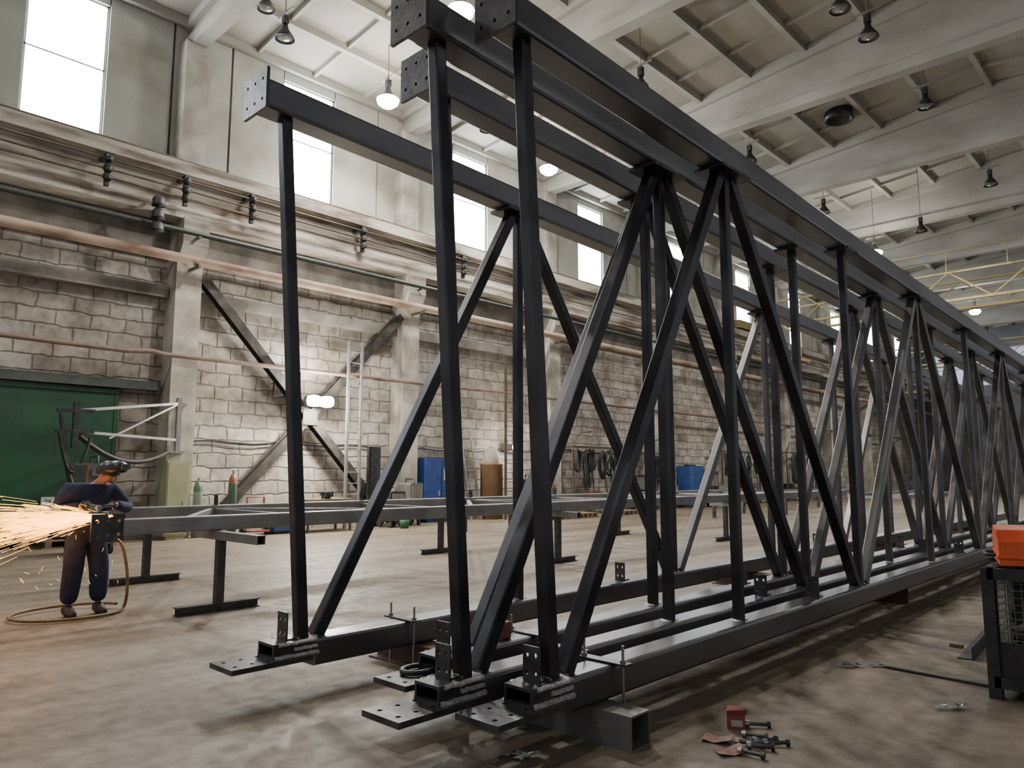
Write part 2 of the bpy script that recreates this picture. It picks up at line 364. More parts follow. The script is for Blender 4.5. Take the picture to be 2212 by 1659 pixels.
obj('brace_arm',MB().ext(ibeam(.2,.22,.03,.04),(-15.61,9.30,2.85),(-15.61,7.0,.42),UPX),brace_m,t)
obj('gusset_plate',MB().bx(-15.5,-15.48,9.2,9.58,2.76,3.14),brace_m,t)

# ================= yellow crane =================
def crane(Y,label,zb=8.3):
    t=thing('overhead_crane',label,'crane',(-4,Y,zb),'yellow overhead cranes')
    for dy in (0,1.8):
        m=MB(); y=Y+dy
        m.bar((-15.4,y,zb+1.1),(8,y,zb+1.1),.08); m.bar((-14,y,zb),(8,y,zb),.1); m.bar((-15.4,y,zb+1.1),(-14,y,zb),.08)
        x=-14; k=0
        while x<8:
            a,b=(zb,zb+1.1) if k%2==0 else (zb+1.1,zb)
            m.bar((x,y,a),(min(x+1.4,8),y,b),.045); x+=1.4;k+=1
        obj('bridge_girder',m,yellow,t)
    m=MB().bx(-15.65,-15.3,Y-.8,Y+2.6,zb+.0,zb+.35); obj('end_carriage',m,yellow,t)
    m=MB().bar((-15.3,Y-.3,zb+1.9),(8,Y-.3,zb+1.9),.03)
    for x in range(-15,8,2): m.bar((x,Y-.3,zb+1.1),(x,Y-.3,zb+1.9),.03)
    obj('handrail',m,yellow,t)
    m=MB(); m.bx(-13.9,-13.8,Y,Y+.1,zb-1.6,zb)
    m.bx(-13.0,-12.9,Y,Y+.1,zb-1.6,zb); m.bx(-13.9,-12.9,Y-.1,Y+1,zb-1.7,zb-1.55)
    obj('hanging_platform',m,yellow,t)
crane(32,'yellow lattice overhead crane spanning the hall beyond the windows',8.27)
crane(50,'farthest yellow overhead crane near the end wall',8.27)

# ================= lamps =================
lamps=[(615,85,0,'unlit dark pendant lamp above the second window, nearest the left wall'),
(575,20,0,'small dark pendant lamp at the top left beside a larger one'),
(995,22,1,'glowing pendant lamp at the top between the two highest truss ends'),
(838,216,1,'glowing pendant lamp beside the truss end plates, above the second column'),
(1185,364,1,'glowing pendant lamp above the fourth window, left of the nearest truss chord'),
(1052,282,0,'dim unlit pendant lamp above the third window'),
(1815,22,0,'largest dark pendant lamp at the top right of the hall'),
(1876,82,0,'dark pendant lamp just below the largest one at top right'),
(1385,190,0,'small dark pendant lamp between girder and nearest truss chord'),
(2000,232,0,'dark pendant lamp hanging at right between second and third girders'),
(1620,350,0,'dark pendant lamp close above the nearest top chord'),
(2140,400,0,'dark pendant lamp near right edge under the fourth girder'),
(1780,460,0,'dark pendant lamp above the nearest chord, beyond the second panel'),
(1890,545,1,'glowing pendant lamp right above the crane at the far chord'),
(2106,672,1,'farthest glowing pendant lamp near the end wall'),
(1990,500,0,'small unlit pendant lamp far back above the crane')]
def spot(loc,e,size=.12,nm='lamp_glow'):
    l=bpy.data.lights.new(nm,'SPOT'); l.energy=e; l.color=(1,.94,.85); l.shadow_soft_size=size; l.spot_size=radians(156); l.spot_blend=.6
    o=bpy.data.objects.new(nm,l); COL.objects.link(o); o.location=hm(loc)
for u,v,lit,lab in lamps:
    z=10.5 if v<500 else 9.9
    p=onZ(u,v,z); k=.8 if u in (575,1385) else .92
    t=thing('pendant_lamp',lab,'ceiling lamp',p,'pendant lamps under the roof')
    sh=[(.0,.36),(.06,.36),(.075,.26),(.11,.2),(.19,.08),(.225,.0),(.215,.0),(.18,.08),(.1,.18),(0,.2)]
    obj('shade',MB().lathe([(a*k,b*k) for a,b in sh],p,20),lamp_dark,t)
    obj('rod',MB().cyl(p+V((0,0,.35*k)),V((p.x,p.y,roofz(p.x)-.0)),.011,n=6),rod_m,t)
    obj('support_arm',MB().bx(p.x-.3,p.x+.3,p.y-.02,p.y+.02,p.z+.56,p.z+.59),rod_m,t)
    obj('ballast',MB().ext(rrect(.13,.12,.02),p+V((0,0,.36*k)),p+V((0,0,.5)),V((0,1,0))),lamp_dark,t)
    if lit: obj('bulb',MB().lathe([(0,-.19),(.14,-.17),(.24,-.09),(.27,.0),(.2,.05),(0,.08)],p,16),bulb_on,t)
    else: obj('bulb',MB().lathe([(0,-.01),(.08,.0),(.17,.03),(.17,.05),(0,.08)],p,16),bulb_off,t)
    if lit: spot(p+V((0,0,-.25)),2100)
for x,y in ((-11,1),(-4,-2),(-7,9),(-11,22),(-6,30),(-3,20),(-8,45)): spot((x,y,10.3),1050,.15,'hall_fill')  # added fill spots over the hall, without any lamp fixtures
p=onZ(1812,258,12.3)
tag(obj('roof_vent',MB().lathe([(0,.0),(.4,.0),(.42,-.26),(.36,-.26),(.34,-.02),(0,-.02)],V((p.x,p.y,roofz(p.x)-.02)),20),lamp_dark),'round dark vent opening in the roof slab','vent')

p=onX(685,868,-15.3)
t=thing('wall_floodlight','pair of dazzling white floodlights on the block wall inside the X brace','floodlight',p)
for s in (-1,1):
    q=p+V((.1,s*.17,0))
    h=obj('lamp_head',MB().ext(rrect(.31,.24,.03),q+V((-.12,0,0)),q+V((.0,0,0))),rod_m,t)
    obj('lens',MB().ext(rrect(.33,.26,.12,5),q+V((.0,0,0)),q+V((.10,0,0))),bulb_on,h)
obj('mount_arm',MB().bar(p+V((-.69,0,-.02)),p+V((.0,0,-.02)),.05).bar(p+V((0,-.25,-.02)),p+V((0,.25,-.02)),.04),lamp_dark,t)
def flood(loc,e):
    l=bpy.data.lights.new('flood','POINT'); l.energy=e; l.color=(1,.93,.80); l.shadow_soft_size=.12
    o=bpy.data.objects.new('flood',l); COL.objects.link(o); o.location=hm(loc)
flood(p+V((.40,0,0)),1100)
p=onX(1112,966,-15.5)
t=thing('wall_floodlight','single bright floodlight low on the wall beside the tall steel ladder','floodlight',p)
h=obj('lamp_head',MB().ext(rrect(.2,.18,.03),p+V((-.45,0,0)),p+V((.0,0,0))),rod_m,t)
obj('lens',MB().lathe([(0,.07),(.06,.06),(.09,.02),(.1,0),(0,0)],p,16,Matrix.Rotation(pi/2,3,'Y')),bulb_on,h)
flood(p+V((.4,0,0)),170)

# ================= things along the left wall =================
def cabinet(name,lab,cat,u0,u1,vt,X,dep,mat,papers=1):
    a=onX(u0,1000,X);b=onX(u1,1000,X);h=onX((u0+u1)/2,vt,X).z
    t=thing(name,lab,cat,((X-dep/2),(a.y+b.y)/2,PL))
    obj('body',MB().bx(X-dep,X,a.y,b.y,PL+.08,h).bx(X-dep+.03,X-.03,a.y+.05,b.y-.05,PL,PL+.08),mat,t)
    n=2 if b.y-a.y>.8 else 1; w=(b.y-a.y)/n
    for k in range(n):
        dd=obj('door',MB().bx(X,X+.02,a.y+k*w+.02,a.y+(k+1)*w-.02,PL+.12,h-.04),mat,t)
        obj('handle',MB().bx(X+.02,X+.05,a.y+(k+1)*w-.12,a.y+(k+1)*w-.08,h*.5,h*.5+.14),alu,dd)
    if papers: obj('notice',MB().bx(X+.021,X+.025,a.y+.6,a.y+.85,h-.6,h-.28),paper,t)
cabinet('tool_cabinet','blue metal cabinet against the block wall with a white notice','cabinet',922,984,990,-15.45,.48,blue)
cabinet('electrical_cabinet','pale yellow electrical cabinet beside the first column','cabinet',362,410,995,-15.05,.4,yel_box,0)
cabinet('junction_cabinet','small grey cabinet at the foot of the second column','cabinet',798,822,965,-15.3,.12,lamp_dark,0)
DX=-15.5
a=onX(1062,1000,DX)
t=thing('fibre_drum','tall brown fibre drum topped with a pale sack, standing by the wall','drum',(DX,a.y,PL))
obj('body',MB().lathe([(0,PL),(.33,PL),(.33,1.85),(.35,1.87),(.35,1.93),(0,1.93)],(DX,a.y,0),24),brownb,t)
obj('sack',MB().lathe([(.25,1.93),(.27,2.02),(.2,2.25),(.08,2.42),(0,2.44)],(DX,a.y,0),12),conc_w,t)
def ladder(name,lab,u,vt,X,w,mat,lean=0,z0=PL,rail=.05):
    a=onX(u,1000,X);h=onX(u,vt,X).z
    t=thing(name,lab,'ladder',(X,a.y,z0))
    n=int((h-z0)/.26)
    for s in (-1,1): obj('rail',MB().bar((X+lean,a.y+s*w/2,z0),(X,a.y+s*w/2,h),rail),mat,t)
    for k in range(1,n):
        f=k/n; obj('rung',MB().cyl((X+lean*(1-f),a.y-w/2,z0+(h-z0)*f),(X+lean*(1-f),a.y+w/2,z0+(h-z0)*f),.013,n=6),mat,t)
ladder('wall_ladder','tall pale steel ladder standing upright on the wall inside the X brace',762,737,-15.2,.38,steel_light,0,PL,.06)
ladder('wall_ladder','tall dark steel ladder on the wall right of the brown drum',1102,785,-15.0,.38,rail_m,0,PL,.055)
ladder('step_ladder','white aluminium ladder leaning on the wall beside the blue cabinet',1004,930,-15.9,.4,alu,.5,PL,.04)
def cylinder(u,vt,X,mat1,mat2,lab):
    a=onX(u,1000,X);h=onX(u,vt,X).z-.12
    t=thing('gas_cylinder',lab,'gas cylinder',(X,a.y,PL),'gas cylinders by the wall')
    obj('body',MB().lathe([(0,PL),(.09,PL),(.09,h-.2)],(X,a.y,0),16),mat1,t)
    obj('shoulder',MB().lathe([(.09,h-.2),(.082,h-.1),(.05,h-.03),(.03,h),(0,h)],(X,a.y,0),16),mat2,t)
    obj('valve',MB().cyl((X,a.y,h-.01),(X,a.y,h+.08),.02).cyl((X-.04,a.y,h+.05),(X+.04,a.y,h+.05),.015),zinc,t)
cylinder(431,1028,-15.3,pale_cyl,grn_cyl,'pale green gas cylinder right of the yellow cabinet')
cylinder(505,1012,-15.3,grn_cyl,orgd,'green gas cylinder with an orange shoulder below the brace crossing')
cylinder(1208,992,-15.6,grn_cyl,grn_cyl,'green gas cylinder left of the hose rack')
p=onX(620,830,-15.8); t=thing('wire_guard','square wire mesh guard mounted on the block wall left of the floodlights','wire guard',p)
m=MB()
for k in range(9):
    q=-.3+k*.075; m.cyl(p+V((0,q*1.1,-.3)),p+V((0,q*1.1,.3)),.006,n=4); m.cyl(p+V((0,-.33,q)),p+V((0,.33,q)),.006,n=4)
obj('mesh',m,lamp_dark,t)
m=MB()
for s in (-1,1): m.bar(p+V((0,s*.34,-.31)),p+V((0,s*.34,.31)),.025); m.bar(p+V((0,-.34,s*.31)),p+V((0,.34,s*.31)),.025); m.bar(p+V((-.2,s*.3,0)),p+V((0,s*.3,0)),.02)
obj('frame',m,lamp_dark,t)
def sag(a,b,s,n=14): return [a.lerp(b,i/n)-V((0,0,s*4*(i/n)*(1-i/n))) for i in range(n+1)]
def hrack(u0,u1,vt,lab,nh,X=-15.2):
    a=onX(u0,1000,X);b=onX(u1,1000,X);h=onX((u0+u1)/2,vt,X).z
    t=thing('hose_rack',lab,'rack',(X,(a.y+b.y)/2,PL),'hose racks along the wall')
    m=MB()
    for y in (a.y,b.y): m.bar((X,y,PL),(X,y,h),.05); m.bar((X-.5,y,PL),(X-.5,y,h),.05); m.bar((X-.5,y,h-.02),(X,y,h-.02),.05)
    for z in (h-.02,.6): m.bar((X,a.y,z),(X,b.y,z),.05); m.bar((X-.5,a.y,z),(X-.5,b.y,z),.05)
    m.path([(X,a.y,h),(X,a.y+.4,h+.45),(X,a.y+1,h+.5)],.03,6)
    obj('frame',m,rail_m,t)
    for k in range(nh):
        y=a.y+(k+.5+random.uniform(-.35,.35))*(b.y-a.y)/nh; rr=random.uniform(.18,.42); wd=random.uniform(.35,.8)
        pts=[(X+.07+.03*sin(3*q+k),y+rr*wd*sin(q),h-.1-rr*1.6+rr*1.6*cos(q)) for q in [i*pi/10 for i in range(21)]]
        m=MB()
        for j in range(4):
            jz=random.uniform(.0,.12); jy=random.uniform(-.08,.08)
            m.path([(x+j*.035,yy+jy,z-jz) for x,yy,z in pts],.024,6)
        yy=y+random.uniform(-.2,.2); m.path(sag(V((X+.1,y,h-.1)),V((X+.25,yy,PL+.03)),-.1),.02,6)
        obj('hose_coil',m,black,t)
    for k in range(3):
        hh=random.uniform(.3,.6); ww=random.uniform(.3,.55)
        obj('machine_box',MB().ext(rrect(ww,hh,.05),(X-.4,a.y+.5+k*(b.y-a.y-1)/2,.62+hh/2),(X-.02,a.y+.5+k*(b.y-a.y-1)/2,.62+hh/2)),[lamp_dark,orgd,tube_m][k],t)
    obj('shelf',MB().bx(X-.5,X,a.y,b.y,.58,.61),rail_m,t)
hrack(1238,1345,965,'rack hung with black hose coils behind the crossing diagonals',7)
hrack(1395,1440,978,'narrower rack of black hoses between truss posts',3)
hrack(1560,1640,975,'distant rack of dark hoses by the wall',4)
hrack(1700,1760,978,'farthest rack of dark hoses by the wall, behind the centre diagonals',4)
a=onX(1490,1000,-15.1)
t=thing('blue_tank','bright blue plastic tank standing by the wall beyond the hoses','tank',(-15.1,a.y,PL))
obj('body',MB().ext(rrect(.8,.9,.12,3),(-15.1,a.y,PL+.1),(-15.1,a.y,1.93),V((0,1,0))),bluel,t)
obj('lid',MB().lathe([(0,1.93),(.22,1.93),(.22,2.0),(0,2.0)],(-15.1,a.y,0),16),black,t)
obj('base_frame',MB().bx(-15.5,-14.7,a.y-.4,a.y+.4,PL,PL+.1),rail_m,t)
def machine(u,X,w,h,mat,lab):
    y=onX(u,1000,X).y
    t=thing('welding_power_source',lab,'welding machine',(X,y,PL),'welding machines by the wall')
    b_=PL+.17
    obj('housing',MB().ext(rrect(w,h,.04),(X-.3,y,b_+h/2),(X+.25,y,b_+h/2)),mat,t)
    obj('front_panel',MB().bx(X+.25,X+.27,y-w*.4,y+w*.4,b_+h*.55,b_+h*.92),rod_m,t)
    obj('handle',MB().path([(X-.2,y,b_+h),(X-.2,y,b_+.1+h),(X+.15,y,b_+.1+h),(X+.15,y,b_+h)],.02,6),black,t)
    obj('cable',MB().path([(X+.29+.04*sin(q*2),y+.2*sin(q),b_+h*.4+.17*cos(q)) for q in [i*pi/8 for i in range(16)]],.016,6),black,t)
    for s in (-1,1):
        obj('wheel',MB().cyl((X-.2,y+s*w*.45-.03,PL+.1),(X-.2,y+s*w*.45+.03,PL+.1),.1,n=14),black,t)
        obj('caster',MB().cyl((X+.17,y+s*w*.35-.02,PL+.05),(X+.17,y+s*w*.35+.02,PL+.05),.05,n=12),black,t)
        obj('caster_fork',MB().bx(X+.14,X+.20,y+s*w*.35-.025,y+s*w*.35+.025,PL+.05,PL+.18),rail_m,t)
machine(848,-14.85,.45,.7,lamp_dark,'dark welding machine on wheels right of the second column foot')
machine(888,-15.1,.4,.9,tube_m,'grey welding machine on wheels left of the blue cabinet')
machine(1145,-15.0,.45,1.0,black,'black welding machine on wheels right of the dark ladder')
machine(1178,-15.0,.4,.8,orgd,'dull orange welding machine on wheels between ladder and green cylinder')
machine(1370,-14.55,.5,1.1,lamp_dark,'large dark welding machine between the two nearer hose racks')
machine(1530,-14.9,.7,1.2,black,'black machine on wheels right of the blue tank')
machine(1672,-14.8,.7,1.2,tube_m,'grey machine on wheels between the two farthest hose racks')
y=onX(700,1000,-15.0).y
t=thing('work_bench','low steel work bench under the floodlights','bench',(-15.0,y,PL))
obj('top',MB().bx(-15.35,-14.65,y-.6,y+.6,1.0,1.05),wood,t)
for sx in (-15.3,-14.7):
    for sy in (-.55,.55): obj('leg',MB().bar((sx,y+sy,PL),(sx,y+sy,1.0),.045),rail_m,t)
obj('shelf',MB().bx(-15.3,-14.7,y-.55,y+.55,.5,.53),rail_m,t)
tag(obj('vise',MB().bx(-14.95,-14.8,y-.08,y+.08,1.051,1.13).bx(-14.98,-14.88,y-.1,y+.1,1.13,1.2).bx(-14.80,-14.72,y-.1,y+.1,1.1,1.2).cyl((-14.9,y,1.15),(-14.6,y,1.15),.02),lamp_dark),'dark bench vise on the low steel work bench','vise')
def crate_(x,y,w,d,h,mat,lab,z=PL):
    t=thing('storage_crate',lab,'crate',(x,y,z),'crates in front of the green gate')
    m=MB()
    for k in range(4):
        z0=z+.04+k*(h-.06)/4; z1=z0+(h-.06)/4-.02
        m.bx(x+d/2-.02,x+d/2,y-w/2,y+w/2,z0,z1); m.bx(x-d/2,x-d/2+.02,y-w/2,y+w/2,z0,z1); m.bx(x-d/2,x+d/2,y-w/2,y-w/2+.02,z0,z1); m.bx(x-d/2,x+d/2,y+w/2-.02,y+w/2,z0,z1)
    m.bx(x-d/2+.02,x+d/2-.02,y-w/2+.02,y+w/2-.02,z+.03,z+h*.85)
    obj('slat_wall',m,mat,t); m=MB()
    for a in (-1,1):
        for b in (-1,1): m.bx(x+a*(d/2-.03)-.03,x+a*(d/2-.03)+.03,y+b*(w/2-.03)-.03,y+b*(w/2-.03)+.03,z,z+h)
    obj('corner_post',m,mat,t)
crate_(-15.25,3.05,.95,.7,.42,lamp_dark,'dark slatted crate on the pallet nearest the left edge',PL+.146)
crate_(-15.25,4.45,.95,.7,.48,wood,'brown slatted crate on the pallet just left of the worker',PL+.146)
crate_(-15.2,1.7,.9,.7,.5,tube_m,'grey slatted crate at the far left by the gate')

t=thing('welding_jib','grey swinging welding arm with hanging cables fixed to the first column','welding boom',(-15.3,6.2,2.0))
A1=V((-15.42,6.3,3.05));A0=V((-15.42,6.3,2.05)); T=V((-14.5,4.15,2.72)); T2=V((-14.5,4.15,2.35))
obj('pivot_post',MB().bar(A0-V((0,0,.02)),A1+V((0,0,.12)),.09).bx(-15.5,-15.38,6.15,6.45,3.0,3.06).bx(-15.5,-15.38,6.15,6.45,2.03,2.08),steel_light,t)
obj('boom',MB().bar(A1,T,.05).bar(A0+V((0,0,.25)),T2,.05).bar(A1,T2+(A0-T2)*.3,.035),steel_light,t)
obj('boom_head',MB().bar(T+V((0,0,.15)),T2-V((0,0,.3)),.09).bar(T+V((0,-.3,.0)),T+V((0,.3,0)),.06).bar(T2+V((0,-.3,0)),T2+V((0,.3,0)),.06),steel_plate,t)
m=MB(); m.path(sag(T2+V((.03,-.25,0)),T2+V((.03,.1,-.6)),.35),.03); m.path(sag(T2,V((-15.3,6.1,2.06)),.35),.045); m.path(sag(T+V((0,-.25,0)),T2+V((0,.25,-.1)),.8),.03)
m.path(sag(T2+V((0,-.2,0)),T2+V((0,.0,-.9)),.1),.04)
obj('cable',m,black,t)
p=onX(200,1034,-13.6)
t=thing('welding_machine','grey welding machine with orange trim and display on a trolley behind the worker','welding machine',(-13.6,p.y,PL))
y=p.y
obj('housing',MB().ext(rrect(.40,.36,.04),(-13.9,y,1.60),(-13.25,y,1.60)),M('machine_grey',(.13,.13,.125),None,.5),t)
obj('trim',MB().bx(-13.24,-13.2,y-.21,y-.19,1.43,1.77).bx(-13.24,-13.2,y+.19,y+.21,1.43,1.77),orgd,t)
obj('display',MB().bx(-13.24,-13.21,y-.13,y+.13,1.58,1.7),conc_g,t)
obj('knob',MB().cyl((-13.25,y,1.5),(-13.2,y,1.5),.03),black,t)
obj('handle',MB().path([(-13.75,y,1.78),(-13.75,y,1.89),(-13.4,y,1.89),(-13.4,y,1.78)],.018),black,t)
m=MB().bx(-13.95,-13.2,y-.25,y+.25,1.38,1.42).bx(-13.95,-13.2,y-.25,y+.25,PL+.16,PL+.2)
for q in (-.23,.23):
    for x in (-13.93,-13.22): m.bar((x,y+q,PL+.1),(x,y+q,1.41),.035)
obj('trolley',m,rail_m,t)
for q in (-.23,.23):
    for x in (-13.85,-13.3): obj('wheel',MB().cyl((x,y+q-.03,PL+.09),(x,y+q+.03,PL+.09),.09,n=16),black,t)
obj('power_pack',MB().ext(rrect(.4,.5,.04),(-13.85,y,.78),(-13.3,y,.78)),blue,t)
p=onX(103,1083,-15.86)
s=tag(obj('number_sign',MB().bx(-15.88,-15.865,p.y-.11,p.y+.11,p.z-.08,p.z+.08),paper),'small white sheet marked 04 on the green gate','sign')
cu=bpy.data.curves.new('t','FONT'); cu.body='04'; cu.size=.11*K; cu.align_x='CENTER'; cu.align_y='CENTER'
to=bpy.data.objects.new('t',cu); COL.objects.link(to); bpy.context.view_layer.update()
me=bpy.data.meshes.new_from_object(to); bpy.data.objects.remove(to)
me.materials.clear(); me.materials.append(black)
lo=bpy.data.objects.new('lettering',me); COL.objects.link(lo); lo.parent=s; lo.location=hm((-15.861,p.y,p.z))
lo.rotation_euler=(pi/2,0,pi/2)
def pallet(x,y,lab,z=PL):
    t=thing('wooden_pallet',lab,'pallet',(x,y,z),'wooden pallets by the wall')
    m=MB()
    for k in range(5): m.bx(x-.4+k*.17,x-.4+k*.17+.12,y-.6,y+.6,z+.12,z+.145)
    obj('deck_board',m,wood,t)
    m=MB()
    for q in (-.55,0,.45): m.bx(x-.4,x+.4,y+q,y+q+.1,z+.02,z+.12)
    for q in (-.4,-.05,.3): m.bx(x+q,x+q+.1,y-.6,y+.6,z,z+.02)
    obj('block_row',m,wood,t)
for yy,lab in ((3.1,'wooden pallet at the left edge below the green gate'),(4.45,'wooden pallet by the gate just left of the worker')):
    pallet(-15.2,yy,lab)
for u,lab in ((1185,'wooden pallet on the floor beneath the flat truss by the wall'),(1245,'wooden pallet right of another, in front of the hose rack'),(1345,'wooden pallet right of the hose rack on the far floor')):
    q=onX(u,1110,-14.1); pallet(-14.1,q.y,lab)
def atx(u,X): return V((X,onX(u,1100,X).y,PL))
q=atx(608,-15.1)
t=thing('tool_trolley','blue tool box with white lid under the flat truss','tool box',(q.x,q.y,PL))
obj('box',MB().ext(rrect(.5,.36,.03),(q.x,q.y-.3,PL+.23),(q.x,q.y+.3,PL+.23)),bluel,t); obj('lid',MB().bx(q.x-.27,q.x+.27,q.y-.32,q.y+.32,PL+.41,PL+.45),paper,t); obj('foot',MB().bx(q.x-.2,q.x+.2,q.y-.25,q.y+.25,PL,PL+.05),black,t)
q=atx(552,-15.0)
t=thing('gas_cart','small orange framed hand cart beside the blue tool box','cart',(q.x,q.y,PL))
obj('frame',MB().path([(q.x,q.y-.2,PL+.1),(q.x,q.y-.2,PL+.8),(q.x,q.y+.2,PL+.8),(q.x,q.y+.2,PL+.1)],.022).bx(q.x-.1,q.x+.25,q.y-.22,q.y+.22,PL+.08,PL+.11).bar((q.x,q.y-.2,PL+.5),(q.x,q.y+.2,PL+.5),.03),orgd,t)
for s in (-1,1): obj('wheel',MB().cyl((q.x,q.y+s*.25,PL+.1),(q.x,q.y+s*.3,PL+.1),.1,n=16),black,t)
q=atx(874,-14.3)
t=thing('paint_bucket','green bucket with pale lid on the floor by the flat truss','bucket',(q.x,q.y,PL))
obj('pail',MB().lathe([(0,PL),(.10,PL),(.125,PL+.24),(.0,PL+.24)],(q.x,q.y,0),18),M('bucket_green',(.025,.11,.05),None,.5),t); obj('lid',MB().lathe([(0,PL+.24),(.13,PL+.24),(.13,PL+.265),(0,PL+.265)],(q.x,q.y,0),18),conc_w,t)
HALL=False

# ================= trusses =================
def ZT(y): return 4.33-.025*(y-3.3)
YEND=29.4; CS=.225
def truss(X,pb,pt,n1,st,label,tabs,pale):
    r=thing('steel_truss',label,'truss',(X,pb,.2),'dark steel trusses standing upright')
    nodes=[None,n1]
    y=n1
    while y+2.85<YEND: y+=2.85; nodes.append(y)
    ye=nodes[-1]+.2
    obj('top_chord',MB().ext(rrect(CS,CS,.025),(X,st,ZT(st)+CS/2),(X,ye,ZT(ye)+CS/2)),steel_top,r)
    obj('bottom_chord',MB().ext(rrect(CS,.2,.025),(X,pb+.06,.3),(X,ye,.3)),steel_bot,r)
    obj('end_plate',MB().holes((X,st-.0125,ZT(st)+CS/2),(1,0,0),(0,0,1),.35,.32,.025,3,2,.013),steel_plate,r)
    obj('flange_plate',MB().holes((X,pb-.30,.28),(1,0,0),(0,1,0),.33,.62,.035,2,5,.016),steel_plate,r)
    obj('stub_tube',MB().hollow((X,pb-.28,.35),(X,pb+.06,.35),.22,.105,.018),steel_plate,r)
    w=MB()
    def bead(a,b,rad):
        a=V(a);b=V(b);n=22
        pts=[a.lerp(b,i/n)+V((random.uniform(-.003,.003),0,random.uniform(-.004,.004))) for i in range(n+1)]
        w.path(pts,rad,6)
    for s in (-1,1):
        bead((X+s*.118,pb-.27,.304),(X+s*.118,pb+.08,.304),.018); bead((X+s*.11,pb-.24,.392),(X+s*.11,pb+.07,.392),.015); bead((X+s*.114,pb-.12,.35),(X+s*.114,pb+.07,.35),.014)
    bead((X-.1,pb+.06,.4),(X+.1,pb+.06,.4),.014); bead((X-.05,pb-.05,.402),(X+.05,pb-.05,.402),.011); bead((X-.05,pb+.1,.402),(X+.05,pb+.1,.402),.011)
    obj('weld_bead',w,weld,r)
    def tab(y,z=.4):
        o=obj('bolt_tab',MB().holes((X-.02,y,z+.1),(1,0,0),(0,0,1),.13,.2,.012,2,2,.014),steel_plate,r)
        obj('tab_foot',MB().bx(X-.085,X+.045,y,y+.09,z,z+.012),steel_plate,o)
    tab(pb-.14)
    for q in tabs: tab(q)
    def member(nm,a,b,s,mt):
        obj(nm,MB().ext(rrect(s,s,.01),a,b,V((0,1,0)) if nm=='post' else ZA),mt,r)
    member('post',(X,pb,.4),(X,pt,ZT(pt)),.088,steel)
    g=.1
    for i in range(1,len(nodes)):
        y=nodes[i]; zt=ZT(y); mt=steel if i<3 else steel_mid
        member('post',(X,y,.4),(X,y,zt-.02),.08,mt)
        hw=.26 if i%2 else .17
        obj('node_plate',MB().bx(X-.14,X+.14,y-hw,y+hw,ZT(y)-.03,ZT(y)+.0),steel_plate,r)
        prev=pb if i==1 else nodes[i-1]
        md=steel_pale if i in pale else mt
        if i%2: member('diagonal',(X,prev+g+.02,.4),(X,y-g,zt-.03),.1,md)
        else: member('diagonal',(X,prev+g,ZT(prev)-.03),(X,y-g-.02,.4),.1,md)
        wb=MB().cyl((X-.05,y-.05,.402),(X+.05,y-.05,.402),.01,n=6).cyl((X-.05,y+.05,.402),(X+.05,y+.05,.402),.01,n=6)
        obj('weld_bead',wb,weld,r)
    return r
truss(-5.06,3.05,2.76,5.42,2.53,'dark steel truss standing farthest left, apart from the other three',[7.15,12.9,18.5],(3,5))
truss(-3.93,3.62,3.40,6.05,3.17,'dark steel truss second from left, its end post hidden behind the third',[7.86,13.5],())
truss(-3.42,3.17,2.90,5.5,2.69,'dark steel truss third from left with bright weld at its foot',[7.25,12.9],())
truss(-3.0,3.49,3.25,5.9,3.03,'dark steel truss nearest the camera, rightmost of the four upright',[7.5,13.2,18.8],(3,))

def clamp(X,y,label):
    t=thing('chord_clamp',label,'clamp',(X,y,.4),'threaded rod clamps on bottom chords')
    obj('clamp_plate',MB().bx(X-.2,X+.2,y-.04,y+.04,.402,.414),steel_plate,t)
    for s in (-1,1):
        rd=obj('threaded_rod',MB().cyl((X+s*.155,y,.03),(X+s*.155,y,.52),.009,n=8),zinc,t)
        obj('nut',MB().cyl((X+s*.155,y,.414),(X+s*.155,y,.432),.02,n=6),zinc,rd)
clamp(-5.06,4.0,'rod clamp across the bottom chord of the farthest left truss')
clamp(-3.93,4.3,'rod clamp across the bottom chord of the second truss from left')
clamp(-3.42,4.12,'rod clamp across the bottom chord of the third truss from left')
clamp(-3.0,4.02,'rod clamp across the bottom chord of the nearest truss')
tag(obj('support_beam',MB().ext(ibeam(.2,.2,.014,.012),(-5.6,4.16,.1),(-3.12,4.16,.1)),rust),'rusty I-beam on the floor under the left trusses near their ends','support beam')
tag(obj('support_tube',MB().hollow((-4.25,3.84,.1),(-2.60,3.84,.1),.2,.2,.012),tube_m),'open square steel tube on the floor under the nearest truss ends','support beam')
for y,l in ((10.3,'second row under the trusses, beyond their first panels'),(16.6,'third row under the trusses, far along'),(22.8,'last row under the far end of the trusses')):
    tag(obj('support_beam',MB().ext(ibeam(.2,.2,.014,.012),(-5.6,y,.1),(-2.95,y,.1)),rust),'rusty steel cross beam on the floor, '+l,'support beam')
m=MB(); c=V((-3.97,3.28,.318))
m.path([c+V((.0,.12*cos(a),0))+V((.09*sin(a),0,.0)) for a in [k*pi/8 for k in range(17)]],.018,8)
tag(obj('steel_shackle',m,black),'black ring shackle lying on the end plate of the second truss','shackle')
tag(obj('marker_block',MB().ext(rrect(.1,.12,.01),(-3.95,4.0,.462),(-3.95,4.1,.462)),red),'small red block on the bottom chord of the second truss','block')

